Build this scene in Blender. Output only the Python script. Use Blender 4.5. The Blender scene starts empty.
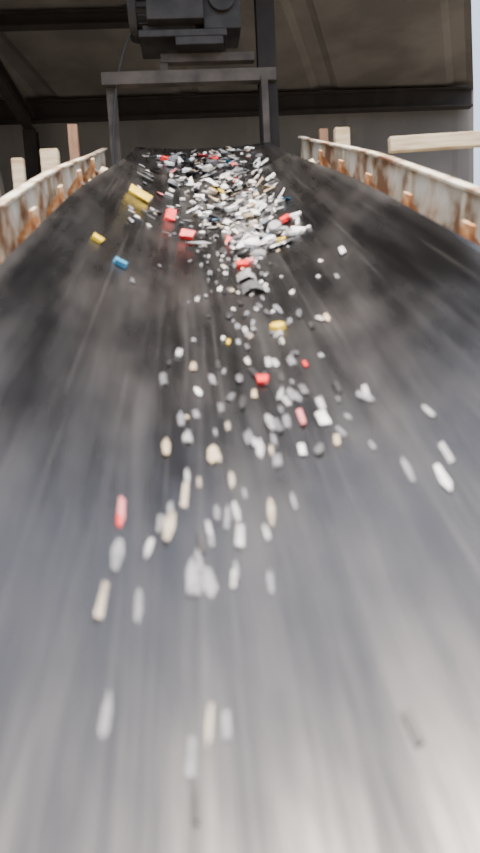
import bpy, math, random
from mathutils import Matrix, Vector, Euler
random.seed(7)
R=math.radians
# ---------------------------------------------------------------- materials
def mat(name, c1, c2=None, scale=4, rough=0.6, metal=0.0, stretch=(1,1,1), lo=.4, hi=.6, bump=0.0, c3=None, rough2=None, detail=6):
    m=bpy.data.materials.new(name); m.use_nodes=True
    nt=m.node_tree; b=nt.nodes["Principled BSDF"]
    b.inputs["Roughness"].default_value=rough; b.inputs["Metallic"].default_value=metal
    b.inputs["Base Color"].default_value=(*c1,1)
    if c2:
        tc=nt.nodes.new("ShaderNodeTexCoord"); mp=nt.nodes.new("ShaderNodeMapping")
        mp.inputs["Scale"].default_value=stretch
        nt.links.new(tc.outputs["Object"],mp.inputs["Vector"])
        n=nt.nodes.new("ShaderNodeTexNoise"); n.inputs["Scale"].default_value=scale; n.inputs["Detail"].default_value=detail
        nt.links.new(mp.outputs[0],n.inputs["Vector"])
        r=nt.nodes.new("ShaderNodeValToRGB")
        r.color_ramp.elements[0].position=lo; r.color_ramp.elements[0].color=(*c1,1)
        r.color_ramp.elements[1].position=hi; r.color_ramp.elements[1].color=(*c2,1)
        if c3:
            e=r.color_ramp.elements.new(min(1,hi+.1)); e.color=(*c3,1)
        nt.links.new(n.outputs["Fac"],r.inputs["Fac"]); nt.links.new(r.outputs[0],b.inputs["Base Color"])
        if rough2 is not None:
            mr=nt.nodes.new("ShaderNodeMapRange"); mr.inputs[1].default_value=lo; mr.inputs[2].default_value=hi
            mr.inputs[3].default_value=rough; mr.inputs[4].default_value=rough2
            nt.links.new(n.outputs["Fac"],mr.inputs[0]); nt.links.new(mr.outputs[0],b.inputs["Roughness"])
        if bump:
            bp=nt.nodes.new("ShaderNodeBump"); bp.inputs["Strength"].default_value=bump; bp.inputs["Distance"].default_value=.02
            nt.links.new(n.outputs["Fac"],bp.inputs["Height"]); nt.links.new(bp.outputs[0],b.inputs["Normal"])
    return m
def belt_mat():
    m=bpy.data.materials.new("rubber_belt"); m.use_nodes=True; nt=m.node_tree; L=nt.links.new
    b=nt.nodes["Principled BSDF"]; b.inputs["Specular IOR Level"].default_value=1.0
    tc=nt.nodes.new("ShaderNodeTexCoord")
    def noise(st,sc,det=5):
        mp=nt.nodes.new("ShaderNodeMapping"); mp.inputs["Scale"].default_value=st; L(tc.outputs["Object"],mp.inputs["Vector"])
        n=nt.nodes.new("ShaderNodeTexNoise"); n.inputs["Scale"].default_value=sc; n.inputs["Detail"].default_value=det
        L(mp.outputs[0],n.inputs["Vector"]); return n.outputs["Fac"]
    def ramp(f,a,ca,z,cz):
        r=nt.nodes.new("ShaderNodeValToRGB"); r.color_ramp.elements[0].position=a; r.color_ramp.elements[0].color=(*ca,1)
        r.color_ramp.elements[1].position=z; r.color_ramp.elements[1].color=(*cz,1); L(f,r.inputs["Fac"]); return r.outputs[0]
    def mrange(f,a,z,x,y):
        r=nt.nodes.new("ShaderNodeMapRange"); r.inputs[1].default_value=a; r.inputs[2].default_value=z; r.inputs[3].default_value=x; r.inputs[4].default_value=y
        L(f,r.inputs[0]); return r.outputs[0]
    def math_(op,a,c):
        r=nt.nodes.new("ShaderNodeMath"); r.operation=op
        for i,v in enumerate((a,c)):
            if isinstance(v,(int,float)): r.inputs[i].default_value=v
            else: L(v,r.inputs[i])
        return r.outputs[0]
    def addc(a,c):
        r=nt.nodes.new("ShaderNodeMix"); r.data_type='RGBA'; r.blend_type='ADD'; r.inputs[0].default_value=1; L(a,r.inputs[6]); L(c,r.inputs[7]); return r.outputs[2]
    streak=noise((7,.45,1),3); scratch=noise((34,.5,1),2,3); blot=noise((3,1.1,1),1.6,3)
    c=addc(ramp(streak,.35,(.0025,.0025,.0025),.7,(.008,.0078,.0075)),ramp(scratch,.60,(0,0,0),.76,(.016,.0155,.015)))
    c=addc(c,ramp(blot,.45,(0,0,0),.7,(.009,.007,.0055)))
    L(c,b.inputs["Base Color"])
    rg=math_('ADD',mrange(streak,.35,.7,.20,.29),mrange(blot,.35,.65,0,.10)); L(rg,b.inputs["Roughness"])
    h=math_('ADD',streak,math_('MULTIPLY',blot,2.2))
    bp=nt.nodes.new("ShaderNodeBump"); bp.inputs["Strength"].default_value=.17; bp.inputs["Distance"].default_value=.02
    L(h,bp.inputs["Height"]); L(bp.outputs[0],b.inputs["Normal"])
    return m
M={}
M['belt']=belt_mat()
M['white']=mat("rusty_white_paint",(.20,.10,.045),(.52,.45,.33),scale=6,lo=.40,hi=.52,rough=.7,bump=.1,c3=(.66,.62,.51))
M['rust']=mat("orange_rust",(.18,.06,.02),(.48,.22,.08),scale=14,lo=.35,hi=.55,rough=.85,bump=.3,c3=(.62,.48,.32))
M['tan']=mat("tan_roller_cap",(.35,.20,.10),(.60,.50,.34),scale=18,lo=.4,hi=.55,rough=.8)
M['steel']=mat("grimy_steel",(.038,.031,.025),(.09,.075,.062),scale=6,rough=.7,metal=.1,lo=.35,hi=.65)
M['dark']=mat("dark_beam_paint",(.006,.004,.003),(.012,.009,.007),scale=5,rough=.8)
M['motor']=mat("motor_paint",(.010,.009,.009),(.025,.022,.02),scale=9,rough=.6)
M['roller']=mat("roller_steel",(.12,.11,.10),(.3,.22,.15),scale=12,rough=.5,metal=.5)
M['sheet']=mat("sheet_cladding",(.066,.061,.054),(.10,.093,.083),scale=1.5,rough=.8,stretch=(1,1,.4))
M['wall']=mat("wall_cladding_paint",(.085,.082,.080),(.115,.11,.105),scale=1.2,rough=.8)
M['conc']=mat("concrete_ground",(.14,.13,.11),(.24,.22,.19),scale=2,rough=.9,bump=.2)
M['wood']=mat("weathered_timber",(.36,.25,.13),(.60,.50,.34),scale=5,stretch=(1,1,8),rough=.8,lo=.3,hi=.6)
M['bwood']=mat("brown_timber",(.17,.085,.045),(.30,.17,.10),scale=5,stretch=(5,5,1),rough=.8,lo=.3,hi=.6)
M['cable']=mat("black_cable",(.02,.02,.02),rough=.5)
def chip(n,c,r=.45,alpha=1):
    m=mat("plastic_"+n,c,tuple(min(1,x*.7) for x in c),scale=30,rough=r)
    m.node_tree.nodes["Principled BSDF"].inputs["Alpha"].default_value=alpha
    return m
CH=[chip('white',(.80,.80,.78)),chip('offwhite',(.52,.50,.45)),chip('light_grey',(.25,.255,.26)),chip('mid_grey',(.09,.09,.095)),
    chip('black',(.012,.012,.012)),chip('beige',(.48,.38,.25)),chip('red',(.70,.02,.02)),chip('yellow',(.85,.58,.02)),
    chip('blue',(.04,.24,.42)),chip('pink',(.6,.18,.18)),chip('teal',(.08,.3,.33)),
    chip('clear_white',(.72,.72,.72),alpha=.40),chip('clear_beige',(.62,.54,.42),alpha=.36),chip('clear_grey',(.42,.43,.45),alpha=.25)]
# ---------------------------------------------------------------- mesh builder
class B:
    def __init__(s): s.v=[];s.f=[];s.m=[];s.mats=[];s.sm=[]
    def mi(s,m):
        if m not in s.mats: s.mats.append(m)
        return s.mats.index(m)
    def add(s,vs,fs,m,M4=Matrix(),smooth=False):
        o=len(s.v); s.v+= [tuple(M4@Vector(v)) for v in vs]
        k=s.mi(m)
        for f in fs: s.f.append([i+o for i in f]); s.m.append(k); s.sm.append(smooth)
    def box(s,c,d,m,rot=(0,0,0)):
        x,y,z=[q/2 for q in d]
        vs=[(-x,-y,-z),(x,-y,-z),(x,y,-z),(-x,y,-z),(-x,-y,z),(x,-y,z),(x,y,z),(-x,y,z)]
        fs=[(0,3,2,1),(4,5,6,7),(0,1,5,4),(1,2,6,5),(2,3,7,6),(3,0,4,7)]
        s.add(vs,fs,m,Matrix.Translation(c)@Euler(rot).to_matrix().to_4x4())
    def cyl(s,p0,p1,r,m,n=20,r1=None):
        p0=Vector(p0);p1=Vector(p1);d=p1-p0;q=d.to_track_quat('Z','Y').to_matrix().to_4x4()
        r1=r if r1 is None else r1
        vs=[(r*math.cos(2*math.pi*i/n),r*math.sin(2*math.pi*i/n),0) for i in range(n)]+[(r1*math.cos(2*math.pi*i/n),r1*math.sin(2*math.pi*i/n),d.length) for i in range(n)]
        T=Matrix.Translation(p0)@q
        s.add(vs,[(i,(i+1)%n,n+(i+1)%n,n+i) for i in range(n)],m,T,True)
        s.add(vs,[tuple(range(n))[::-1],tuple(range(n,2*n))],m,T)
    def beam(s,p0,p1,w,h,m,kind='box'):
        p0=Vector(p0);p1=Vector(p1);d=p1-p0;L=d.length
        q=d.to_track_quat('Y','Z').to_matrix().to_4x4(); T=Matrix.Translation((p0+p1)/2)@q
        def bx(c,dd):
            x,y,z=[k/2 for k in dd]
            vs=[(c[0]+a*x,c[1]+b*y,c[2]+e*z) for e in(-1,1) for a,b in((-1,-1),(1,-1),(1,1),(-1,1))]
            s.add(vs,[(0,3,2,1),(4,5,6,7),(0,1,5,4),(1,2,6,5),(2,3,7,6),(3,0,4,7)],m,T)
        if kind=='box': bx((0,0,0),(w,L,h))
        elif kind=='I':
            t=.1*h; bx((0,0,h/2-t/2),(w,L,t)); bx((0,0,-h/2+t/2),(w,L,t)); bx((0,0,0),(t,L,h-2*t))
        elif kind in('C','D'):
            t=.08*h; sg=1 if kind=='C' else -1
            bx((0,0,h/2-t/2),(w,L,t)); bx((0,0,-h/2+t/2),(w,L,t)); bx((sg*(w/2-t/2),0,0),(t,L,h-2*t))
    def obj(s,name,mw=Matrix(),bevel=0):
        me=bpy.data.meshes.new(name); me.from_pydata(s.v,[],s.f)
        for m in s.mats: me.materials.append(m)
        for p,k,q in zip(me.polygons,s.m,s.sm): p.material_index=k; p.use_smooth=q
        me.update()
        o=bpy.data.objects.new(name,me); bpy.context.collection.objects.link(o); o.matrix_world=mw
        if bevel:
            b=o.modifiers.new("bevel",'BEVEL'); b.width=bevel; b.segments=2; b.limit_method='ANGLE'
        return o
# ---------------------------------------------------------------- conveyor frame of reference (20 deg incline)
INC=R(20)
BM=Matrix.Translation((.055,0,1.54))@Matrix.Rotation(INC,4,'X')
S0=-2.0; S1=5.3; PR=.17
def sm(t): t=max(0,min(1,t)); return t*t*(3-2*t)
def HWf(s): return .570-.085*sm((s-2.6)/2.7)
def edge(s): return .035*sm((s+.5)/1.5)*(1-sm((s-2.6)/2.2))
def depth(s):
    return .025+.190*(1-sm((s-3.6)/1.7))*sm((s-S0)/1.0+.0001)
def belt_n(x,s):
    t=abs(x)/HWf(s); g=max(0,(t-.10)/.90)**1.9
    return -depth(s)+(depth(s)+edge(s))*g
b=B(); NX=40; NS=150
rows=[]
for i in range(NS+1):
    s=S0+(S1-S0)*i/NS; hw=HWf(s)
    rows.append([(hw*(2*j/NX-1),s,belt_n(hw*(2*j/NX-1),s)) for j in range(NX+1)])
for k in range(1,17):
    a=math.pi*k/16
    rows.append([(p[0],S1+PR*math.sin(a),p[2]-PR+PR*math.cos(a)) for p in rows[NS]])
rows.append([(p[0],S0,-.03-2*PR-.03) for p in rows[0]])
for k in range(1,16):
    a=math.pi+math.pi*k/16
    rows.append([(p[0],S0+PR*math.sin(a),-.03-PR+PR*math.cos(a)) for p in rows[0]])
vs=[v for r in rows for v in r]; nr=len(rows)
W=NX+1
fs=[(i*W+j,i*W+j+1,((i+1)%nr)*W+j+1,((i+1)%nr)*W+j) for i in range(nr) for j in range(NX)]
b.add(vs,fs,M['belt'],smooth=True)
belt=b.obj("conveyor_belt",BM)
so=belt.modifiers.new("thickness",'SOLIDIFY'); so.thickness=.010; so.offset=-1
for nm,s in(("head_pulley",S1),("tail_pulley",S0)):
    b=B(); b.cyl((-.49,s,-.03-PR),(.49,s,-.03-PR),PR-.014,M['roller'],36)
    b.cyl((-.68,s,-.03-PR),(.68,s,-.03-PR),.03,M['steel'])
    for sx in(-1,1): b.box((sx*.64,s,-.03-PR),(.07,.16,.12),M['motor'])
    b.obj(nm,BM)
# troughing idlers (linked mesh)
b=B()
b.beam((-.69,0,-.35),(.69,0,-.35),.07,.04,M['rust'])
b.cyl((-.13,0,-.273),(.13,0,-.273),.042,M['roller'])
for sx in(-1,1):
    b.cyl((sx*.17,0,-.270),(sx*.58,0,-.070),.032,M['roller'])
    b.cyl((sx*.580,0,-.068),(sx*.625,0,-.040),.050,M['tan'],20,.040)
    b.cyl((sx*.62,0,-.045),(sx*.66,0,-.025),.014,M['steel'])
    x0,x1=sx*.645,sx*.657
    vs=[(x0,-.075,-.33),(x0,.075,-.33),(x0,.04,.035),(x0,-.04,.035),(x1,-.075,-.33),(x1,.075,-.33),(x1,.04,.035),(x1,-.04,.035)]
    b.add(vs,[(0,1,2,3),(7,6,5,4),(0,4,5,1),(1,5,6,2),(2,6,7,3),(3,7,4,0)],M['rust'])
    vs=[(sx*.655,-.006,-.33),(sx*.72,-.006,-.33),(sx*.72,-.006,-.06),(sx*.655,-.006,.02),(sx*.655,.006,-.33),(sx*.72,.006,-.33),(sx*.72,.006,-.06),(sx*.655,.006,.02)]
    b.add(vs,[(0,1,2,3),(7,6,5,4),(0,4,5,1),(1,5,6,2),(2,6,7,3),(3,7,4,0)],M['rust'])
    b.cyl((sx*.15,0,-.34),(sx*.15,0,-.258),.012,M['steel'])
idl=b
first=None
for k,s in enumerate([-1.4,-.7,0,.7,1.35,1.95,2.5,3.05,3.6,4.15]):
    mw=BM@Matrix.Translation((0,s,0))
    if not first: first=idl.obj("troughing_idler",mw)
    else:
        o=bpy.data.objects.new("troughing_idler",first.data); bpy.context.collection.objects.link(o); o.matrix_world=mw
# conveyor frame
b=B()
def top_of(s,sx):
    t=.085 if sx>0 else .055
    return t-.05*sm((s-3.0)/2.3)
for sx,k in((-1,'D'),(1,'C')):
    b.beam((sx*.735,S0-.2,-.46),(sx*.735,S1+.08,-.46),.07,.18,M['white'],k)
    NN=28; ss=[-2.0+7.1*i/NN for i in range(NN+1)]
    vs=[];fs=[]
    def xc(s): return sx*(.755-.06*sm((s-3.0)/2.3))
    for s in ss:
        t=top_of(s,sx); x=xc(s)
        vs+=[(x-.006,s,-.37),(x+.006,s,-.37),(x+.006,s,t),(x-.006,s,t)]
        vs+=[(x-sx*.028-.0,s,t),(x+sx*.012,s,t),(x+sx*.012,s,t+.010),(x-sx*.028,s,t+.010)]
    for i in range(NN):
        for o_ in(0,4):
            p=8*i+o_; q=p+8
            for e in range(4): fs.append((p+e,p+(e+1)%4,q+(e+1)%4,q+e))
    fs+= [(0,1,2,3),(4,5,6,7),tuple(8*NN+i for i in range(4)),tuple(8*NN+4+i for i in range(4))]
    b.add(vs,fs,M['white'])
    for s in(-1.6,-.9,-.2,.45,1.05,1.65,2.2,2.75,3.3,3.85,4.4,4.9):
        b.box((xc(s)-sx*.012,s,(top_of(s,sx)-.37)/2),(.02,.035,top_of(s,sx)+.35),M['white'])
inv=BM.inverted()
for y in(-1.2,1.6,4.3):
    top=1.54+y*math.tan(INC)-.56
    for sx in(-1,1):
        b.beam(inv@Vector((.055+sx*.74,y,top+.02)),inv@Vector((.055+sx*.74,y,0.0)),.08,.08,M['steel'])
    b.beam(inv@Vector((.055-.74,y,top*.5)),inv@Vector((.055+.74,y,top*.5)),.05,.06,M['steel'])
b.obj("conveyor_frame",BM)
# ---------------------------------------------------------------- gantry, motor
b=B(); y=5.42
b.beam((-.62,y,0),(-.62,y,3.95),.075,.075,M['steel'])
b.beam((.60,y,0),(.60,y,5.10),.14,.14,M['dark'],'I')
b.beam((-.68,y-.06,3.95),(.66,y-.06,3.95),.09,.09,M['steel'])
b.beam((-.22,y-.02,4.10),(.50,y-.02,4.10),.08,.06,M['steel'])
b.beam((.56,y-.14,0),(.56,y-.14,3.92),.05,.05,M['steel'])
b.beam((-.20,y-.02,3.97),(-.20,y-.02,4.09),.06,.06,M['steel'])
b.obj("steel_gantry")
b=B(); cx=-.04; cz=4.46
b.box((cx,y,4.22),(.66,.40,.05),M['motor'])
b.cyl((cx-.36,y,cz),(cx+.16,y,cz),.18,M['motor'],32)
for i in range(24):
    a=2*math.pi*i/24
    b.box((cx-.10,y+.195*math.cos(a),cz+.195*math.sin(a)),(.46,.035,.012),M['motor'],(a,0,0))
b.cyl((cx-.40,y,cz),(cx-.34,y,cz),.20,M['motor'],32,.215)
b.box((cx+.30,y,cz-.02),(.28,.36,.38),M['motor']); b.cyl((cx+.3,y-.22,cz),(cx+.3,y+.2,cz),.10,M['motor'],28)
b.box((cx-.05,y-.2,cz-.04),(.42,.12,.26),M['motor'])
b.box((cx-.1,y,4.27),(.4,.3,.06),M['motor'])
b.box((cx+.12,y-.08,4.165),(.36,.24,.06),M['motor'])
b.obj("drive_motor",bevel=.006)
cu=bpy.data.curves.new("power_cable",'CURVE'); cu.dimensions='3D'; cu.bevel_depth=.009; sp=cu.splines.new('NURBS')
pts=[(-.25,5.3,4.5),(-.42,5.35,4.35),(-.55,5.36,4.05),(-.62,5.35,3.7),(-.66,5.35,3.0),(-.66,5.35,2.2)]
sp.points.add(len(pts)-1)
for p,q in zip(sp.points,pts): p.co=(*q,1)
sp.use_endpoint_u=True; sp.order_u=4; cu.materials.append(M['cable'])
o=bpy.data.objects.new("power_cable",cu); bpy.context.collection.objects.link(o)
# ---------------------------------------------------------------- shed
XL=-5.2; YB=9.0; YF=4.0; ZB=5.05; ZF=5.5; XRB=3.80; XRF=1.60
def xr(y): return XRF+(XRB-XRF)*(y-YF)/(YB-YF)
def corr_panel(name,p00,p10,p01,p11,nrib,mtl,h=.03):
    p00,p10,p01,p11=[Vector(p) for p in(p00,p10,p01,p11)]; n=(p10-p00).cross(p01-p00).normalized()
    prof=[(0,0),(.80,0),(.85,1),(.95,1)]
    vs=[]
    for k in range(nrib):
        for t,hh in prof:
            f=(k+t)/nrib
            vs+= [tuple(p00.lerp(p10,f)+n*h*hh),tuple(p01.lerp(p11,f)+n*h*hh)]
    vs+=[tuple(p10),tuple(p11)]
    fs=[(2*i,2*i+2,2*i+3,2*i+1) for i in range(len(vs)//2-1)]
    b=B(); b.add(vs,fs,mtl); o=b.obj(name); sm_=o.modifiers.new("t",'SOLIDIFY'); sm_.thickness=.006; return o
corr_panel("ceiling",(XL,YF,ZF),(XRF,YF,ZF),(XL,YB,ZB),(XRB,YB,ZB),5,M['sheet'],.03)
corr_panel("wall_back",(XL,YB,0),(XRB,YB,0),(XL,YB,ZB),(XRB,YB,ZB),6,M['wall'],.012)
corr_panel("unseen_shade_wall",(XL,YF,0),(XL,YB,0),(XL,YF,ZF),(XL,YB,ZB),6,M['wall'],.02)  # out-of-view side wall, added to darken the shed interior
def rz(y): return ZF+(ZB-ZF)*(y-YF)/(YB-YF)
for y,h in((YF+.1,.22),(5.85,.18),(8.85,.24)):
    b=B(); b.beam((XL+.05,y,rz(y)-h/2-.05),(xr(y)-.03,y,rz(y)-h/2-.05),.14,h,M['dark'],'I'); b.obj("roof_purlin")
b=B(); b.beam((XL+.05,7.0,rz(7.0)-.10),(-.35,7.0,rz(7.0)-.10),.12,.13,M['dark'],'I'); b.obj("roof_purlin")
for x in(XL+.25,-2.0):
    b=B(); b.beam((x,YF+.1,rz(YF+.1)-.38),(x,YB-.25,rz(YB-.25)-.36),.12,.2,M['dark'],'I'); b.obj("roof_rafter")
    for y in(YF+.15,YB-.3):
        if x==-2.0 and y<5: continue
        b=B(); b.beam((x,y,0),(x,y,rz(y)-.45),.16,.16,M['dark'],'I'); b.obj("steel_column")
b=B(); b.box((0,2,-.05),(40,40,.1),M['conc']); b.obj("floor")
# ---------------------------------------------------------------- timber rail on right, side posts
b=B()
b.beam((1.02,3.6,2.93),(2.9,3.55,2.97),.05,.075,M['wood'])
b.beam((1.6,3.66,0),(1.6,3.66,2.95),.07,.09,M['wood']); b.beam((2.75,3.62,0),(2.75,3.62,2.99),.07,.09,M['wood'])
b.obj("timber_guard_rail",bevel=.004)
def post(name,x,s,h,w,m,lean=0):
    b=B(); p=BM@Vector((x,s,-.38)); q=BM@Vector((x,s,.0))
    b.beam((p.x,p.y,0),(p.x+lean,p.y,q.z+h),w,w*.6,m); return b.obj(name,bevel=.003)
post("timber_post",-.84,4.6,.24,.06,M['bwood'])
post("timber_post",-.84,3.75,.16,.09,M['wood'])
post("timber_post",-.86,3.1,.18,.05,M['wood'])
post("timber_post",-.88,2.65,.16,.06,M['wood'])
post("timber_post",.84,4.9,.14,.06,M['bwood'])
post("timber_post",.84,4.3,.18,.09,M['wood'])
b=B(); b.beam((-1.00,4.4,0),(-1.34,4.4,3.45),.10,.08,M['steel']); b.beam((-1.5,4.4,2.6),(-1.2,4.4,2.7),.1,.06,M['steel']); b.obj("brace_post")
# ---------------------------------------------------------------- scrap
b=B()
def surf(x,s):
    n=belt_n(x,s); e=.01
    return n,math.atan((belt_n(x+e,s)-belt_n(x-e,s))/(2*e))
def piece(x,s,L,Wd,mi,kind=None,yaw=None,lift=0,th=None):
    n,ax=surf(x,s); kind=kind or random.choice(['flake','flake','flake','shard','shard','block','film','film','cap'])
    yaw=random.uniform(0,6.28) if yaw is None else yaw
    T=Matrix.Translation((x,s,n+.002+lift))@Matrix.Rotation(-ax,4,'Y')@Matrix.Rotation(yaw,4,'Z')
    tilt=random.uniform(-.6,.6) if lift>0 else random.uniform(-.08,.08)
    T=T@Matrix.Rotation(tilt,4,'X')
    m=CH[mi]
    if kind=='flake' or kind=='film':
        k=random.choice([3,4,4,5,5,6]); th=th or random.uniform(.0015,.004)
        ring=[]; fold=random.uniform(.1,.45) if kind=='film' else random.uniform(0,.1)
        a0=random.uniform(0,6.28); big=L>1.7*Wd
        if big: k=random.choice([4,5,6]); a0=math.pi/4 if k==4 else random.uniform(0,1)
        for i in range(k):
            a=a0+2*math.pi*i/k+(0 if big else random.uniform(-.25,.25))
            if big: sx=.66*math.cos(a)*Wd*random.uniform(.55,1); sy=.66*math.sin(a)*L*random.uniform(.75,1.1)
            else: sx=max(-.5,min(.5,.72*math.cos(a)))*Wd; sy=max(-.5,min(.5,.72*math.sin(a)))*L*random.uniform(.8,1)
            ring.append((sx,sy,abs(sx)*fold+random.uniform(0,.1)*Wd*(2 if kind=='film' else .5)))
        vs=[p for p in ring]+[(p[0],p[1],p[2]+th) for p in ring]
        fs=[tuple(range(k))[::-1],tuple(range(k,2*k))]+[(i,(i+1)%k,k+(i+1)%k,k+i) for i in range(k)]
        b.add(vs,fs,m,T)
    elif kind=='shard':
        k=5; vs=[]; r=Wd*.55; pts=[]
        for rr in(r,r-.003):
            for i in range(k+1):
                a=R(30)+R(120)*i/k
                for e in(-1,1): vs.append((rr*math.cos(a),e*L/2*random.uniform(.65,1),rr*math.sin(a)-r*.5))
        q=2*(k+1)
        fs=[(2*i,2*i+1,2*i+3,2*i+2) for i in range(k)]+[(q+2*i+2,q+2*i+3,q+2*i+1,q+2*i) for i in range(k)]
        fs+=[(2*i,2*i+2,q+2*i+2,q+2*i) for i in range(k)]+[(2*i+1,q+2*i+1,q+2*i+3,2*i+3) for i in range(k)]+[(0,q,q+1,1),(2*k,2*k+1,q+2*k+1,q+2*k)]
        b.add(vs,fs,m,T)
    elif kind=='block':
        h=min(Wd,L)*.3
        vs=[(a*Wd/2*random.uniform(.6,1),c*L/2*random.uniform(.7,1),e*h) for e in(0,1) for a,c in((-1,-1),(1,-1),(1,1),(-1,1))]
        b.add(vs,[(0,3,2,1),(4,5,6,7),(0,1,5,4),(1,2,6,5),(2,3,7,6),(3,0,4,7)],m,T)
    elif kind=='cap':
        r=(Wd+L)/4; n_=14; h=r*.7
        o=[(r*math.cos(2*math.pi*i/n_),r*math.sin(2*math.pi*i/n_)) for i in range(n_)]
        vs=[(p[0],p[1],0) for p in o]+[(p[0]*.95,p[1]*.95,h*.85) for p in o]+[(p[0]*.8,p[1]*.8,h) for p in o]
        fs=[(i,(i+1)%n_,n_+(i+1)%n_,n_+i) for i in range(n_)]+[(n_+i,n_+(i+1)%n_,2*n_+(i+1)%n_,2*n_+i) for i in range(n_)]+[tuple(range(2*n_,3*n_)),tuple(range(n_))[::-1]]
        b.add(vs,fs,m,T)
Wt=[30,13,14,18,20,5,2.2,1.0,1.2,1.2,.6]
for i in range(560):
    s=random.uniform(2.7,5.0); q=(s-2.7)/2.4
    c=.18-.10*q; w=.07+.115*min(1,q*1.5)
    x=random.gauss(c,w)
    if x>.36 or x<-.42: continue
    d=max(0,1-abs(x-c)/(w*2))*min(1,q*2)
    sz=random.uniform(.014,.050)
    piece(x,s,sz*random.uniform(.9,2.4),sz,random.choices(range(11),Wt)[0],lift=random.random()*.05*d)
for i in range(200):
    s=random.uniform(1.15,3.1); x=random.gauss(-.01+.03*s,.10)
    sz=random.uniform(.008,.019)
    piece(x,s,sz*random.uniform(1.8,4),sz,random.choices(range(14),[7,7,14,28,16,4,.9,.4,.2,.5,.1,10,3,24])[0],yaw=random.gauss(0,.12),kind=random.choice(['flake','flake','film','shard','block']))
for i in range(70):
    s=random.uniform(3.0,5.1); x=random.uniform(-.40,.1); sz=random.uniform(.015,.032)
    piece(x,s,sz*1.8,sz,random.choice([0,1,2,3,3,4,3]))
for i in range(26):
    s=random.uniform(.75,1.3); x=random.gauss(-.09,.06)
    sz=random.uniform(.006,.010)
    piece(x,s,sz*random.uniform(4,7),sz,random.choice([11,12,13,13,13]),yaw=random.gauss(0,.05),kind='flake')
SP=[(-.344,3.87,.06,.13,7,'block'),(-.19,3.65,.11,.06,6,'block'),(-.111,3.25,.06,.07,6,'block'),(0,5.1,.16,.08,6,'film'),
(-.408,2.6,.07,.04,7,'block'),(-.323,2.45,.05,.05,8,'block'),(.146,1.97,.05,.04,7,'cap'),(.07,1.607,.05,.03,6,'block'),
(.324,3.25,.05,.05,6,'block'),(.099,2.73,.06,.06,6,'block'),(.13,2.78,.05,.04,9,'block'),(.11,2.4,.13,.08,3,'shard'),(.10,2.55,.10,.07,2,'shard'),(.416,2.45,.09,.025,0,'flake'),
(.31,1.06,.08,.013,0,'flake'),(.27,1.12,.07,.011,13,'flake'),(.335,1.12,.06,.011,11,'flake'),(.35,1.27,.05,.010,11,'flake'),
(.172,1.38,.06,.028,0,'flake'),(.13,1.40,.08,.014,9,'flake'),(-.14,1.27,.06,.018,5,'flake'),(-.056,1.26,.05,.022,5,'flake'),
(-.2,1.03,.06,.011,9,'flake'),(-.2,1.01,.03,.007,6,'flake'),(-.105,1.11,.08,.014,12,'flake'),(-.128,1.018,.08,.016,12,'flake'),(.033,1.06,.07,.011,12,'flake'),(-.02,1.0,.06,.016,11,'flake'),
(-.08,.98,.06,.010,4,'flake'),(-.196,.927,.06,.018,13,'flake'),(-.091,.892,.06,.022,13,'flake'),(-.071,.89,.06,.018,13,'flake'),(-.205,.828,.07,.013,12,'flake'),(-.162,.828,.05,.010,13,'flake'),
(-.183,.649,.05,.009,13,'flake'),(-.076,.649,.05,.007,12,'flake'),(-.0575,.649,.045,.011,13,'flake'),(-.095,.611,.05,.010,13,'flake'),(-.09,.56,.04,.008,4,'flake'),
(.14,.63,.05,.012,4,'flake'),(.185,.50,.03,.016,0,'flake'),(.24,2.9,.05,.12,3,'film'),(-.35,4.4,.05,.1,1,'flake'),(-.3,4.7,.06,.08,4,'block')]
for x,s,L,Wd,mi,k in SP:
    z=.14+.88*s
    piece(x-.06+.0105*z,s*.94,L,Wd,mi,k,yaw=random.gauss(0,.06),lift=.012 if s>2.9 else 0.0)
b.obj("plastic_scrap",BM)
# ---------------------------------------------------------------- light
w=bpy.data.worlds.new("sky"); bpy.context.scene.world=w; w.use_nodes=True; nt=w.node_tree
sk=nt.nodes.new("ShaderNodeTexSky"); sk.sky_type='NISHITA'; sk.sun_disc=False; sk.sun_elevation=R(76); sk.sun_rotation=R(180); sk.dust_density=7; sk.ozone_density=1
hs=nt.nodes.new("ShaderNodeHueSaturation"); hs.inputs["Saturation"].default_value=.75
bg=nt.nodes["Background"]; bg.inputs[1].default_value=.66; nt.links.new(sk.outputs[0],hs.inputs["Color"]); nt.links.new(hs.outputs[0],bg.inputs[0])
l=bpy.data.lights.new("sun",'SUN'); l.energy=10; l.angle=R(1.0); l.color=(1,.88,.76)
o=bpy.data.objects.new("sun",l); bpy.context.collection.objects.link(o)
d=Vector((.02,-.07,.99)); o.rotation_euler=d.to_track_quat('Z','Y').to_euler()
# ---------------------------------------------------------------- camera
cd=bpy.data.cameras.new("camera"); cam=bpy.data.objects.new("camera",cd); bpy.context.collection.objects.link(cam)
cd.sensor_fit='VERTICAL'; cd.sensor_height=24; cd.lens=650/853*24; cd.clip_start=.02
cd.dof.use_dof=True; cd.dof.focus_distance=20; cd.dof.aperture_fstop=1.6
yaw=R(3.2); pit=R(-8); roll=R(3)
F=Vector((math.sin(yaw)*math.cos(pit),math.cos(yaw)*math.cos(pit),math.sin(pit)))
Rr=F.cross(Vector((0,0,1))).normalized(); U=Rr.cross(F)
R2=Rr*math.cos(roll)-U*math.sin(roll); U2=Rr*math.sin(roll)+U*math.cos(roll)
m3=Matrix((R2,U2,-F)).transposed()
cam.matrix_world=Matrix.Translation((-.06,0,1.965))@m3.to_4x4()
bpy.context.scene.camera=cam
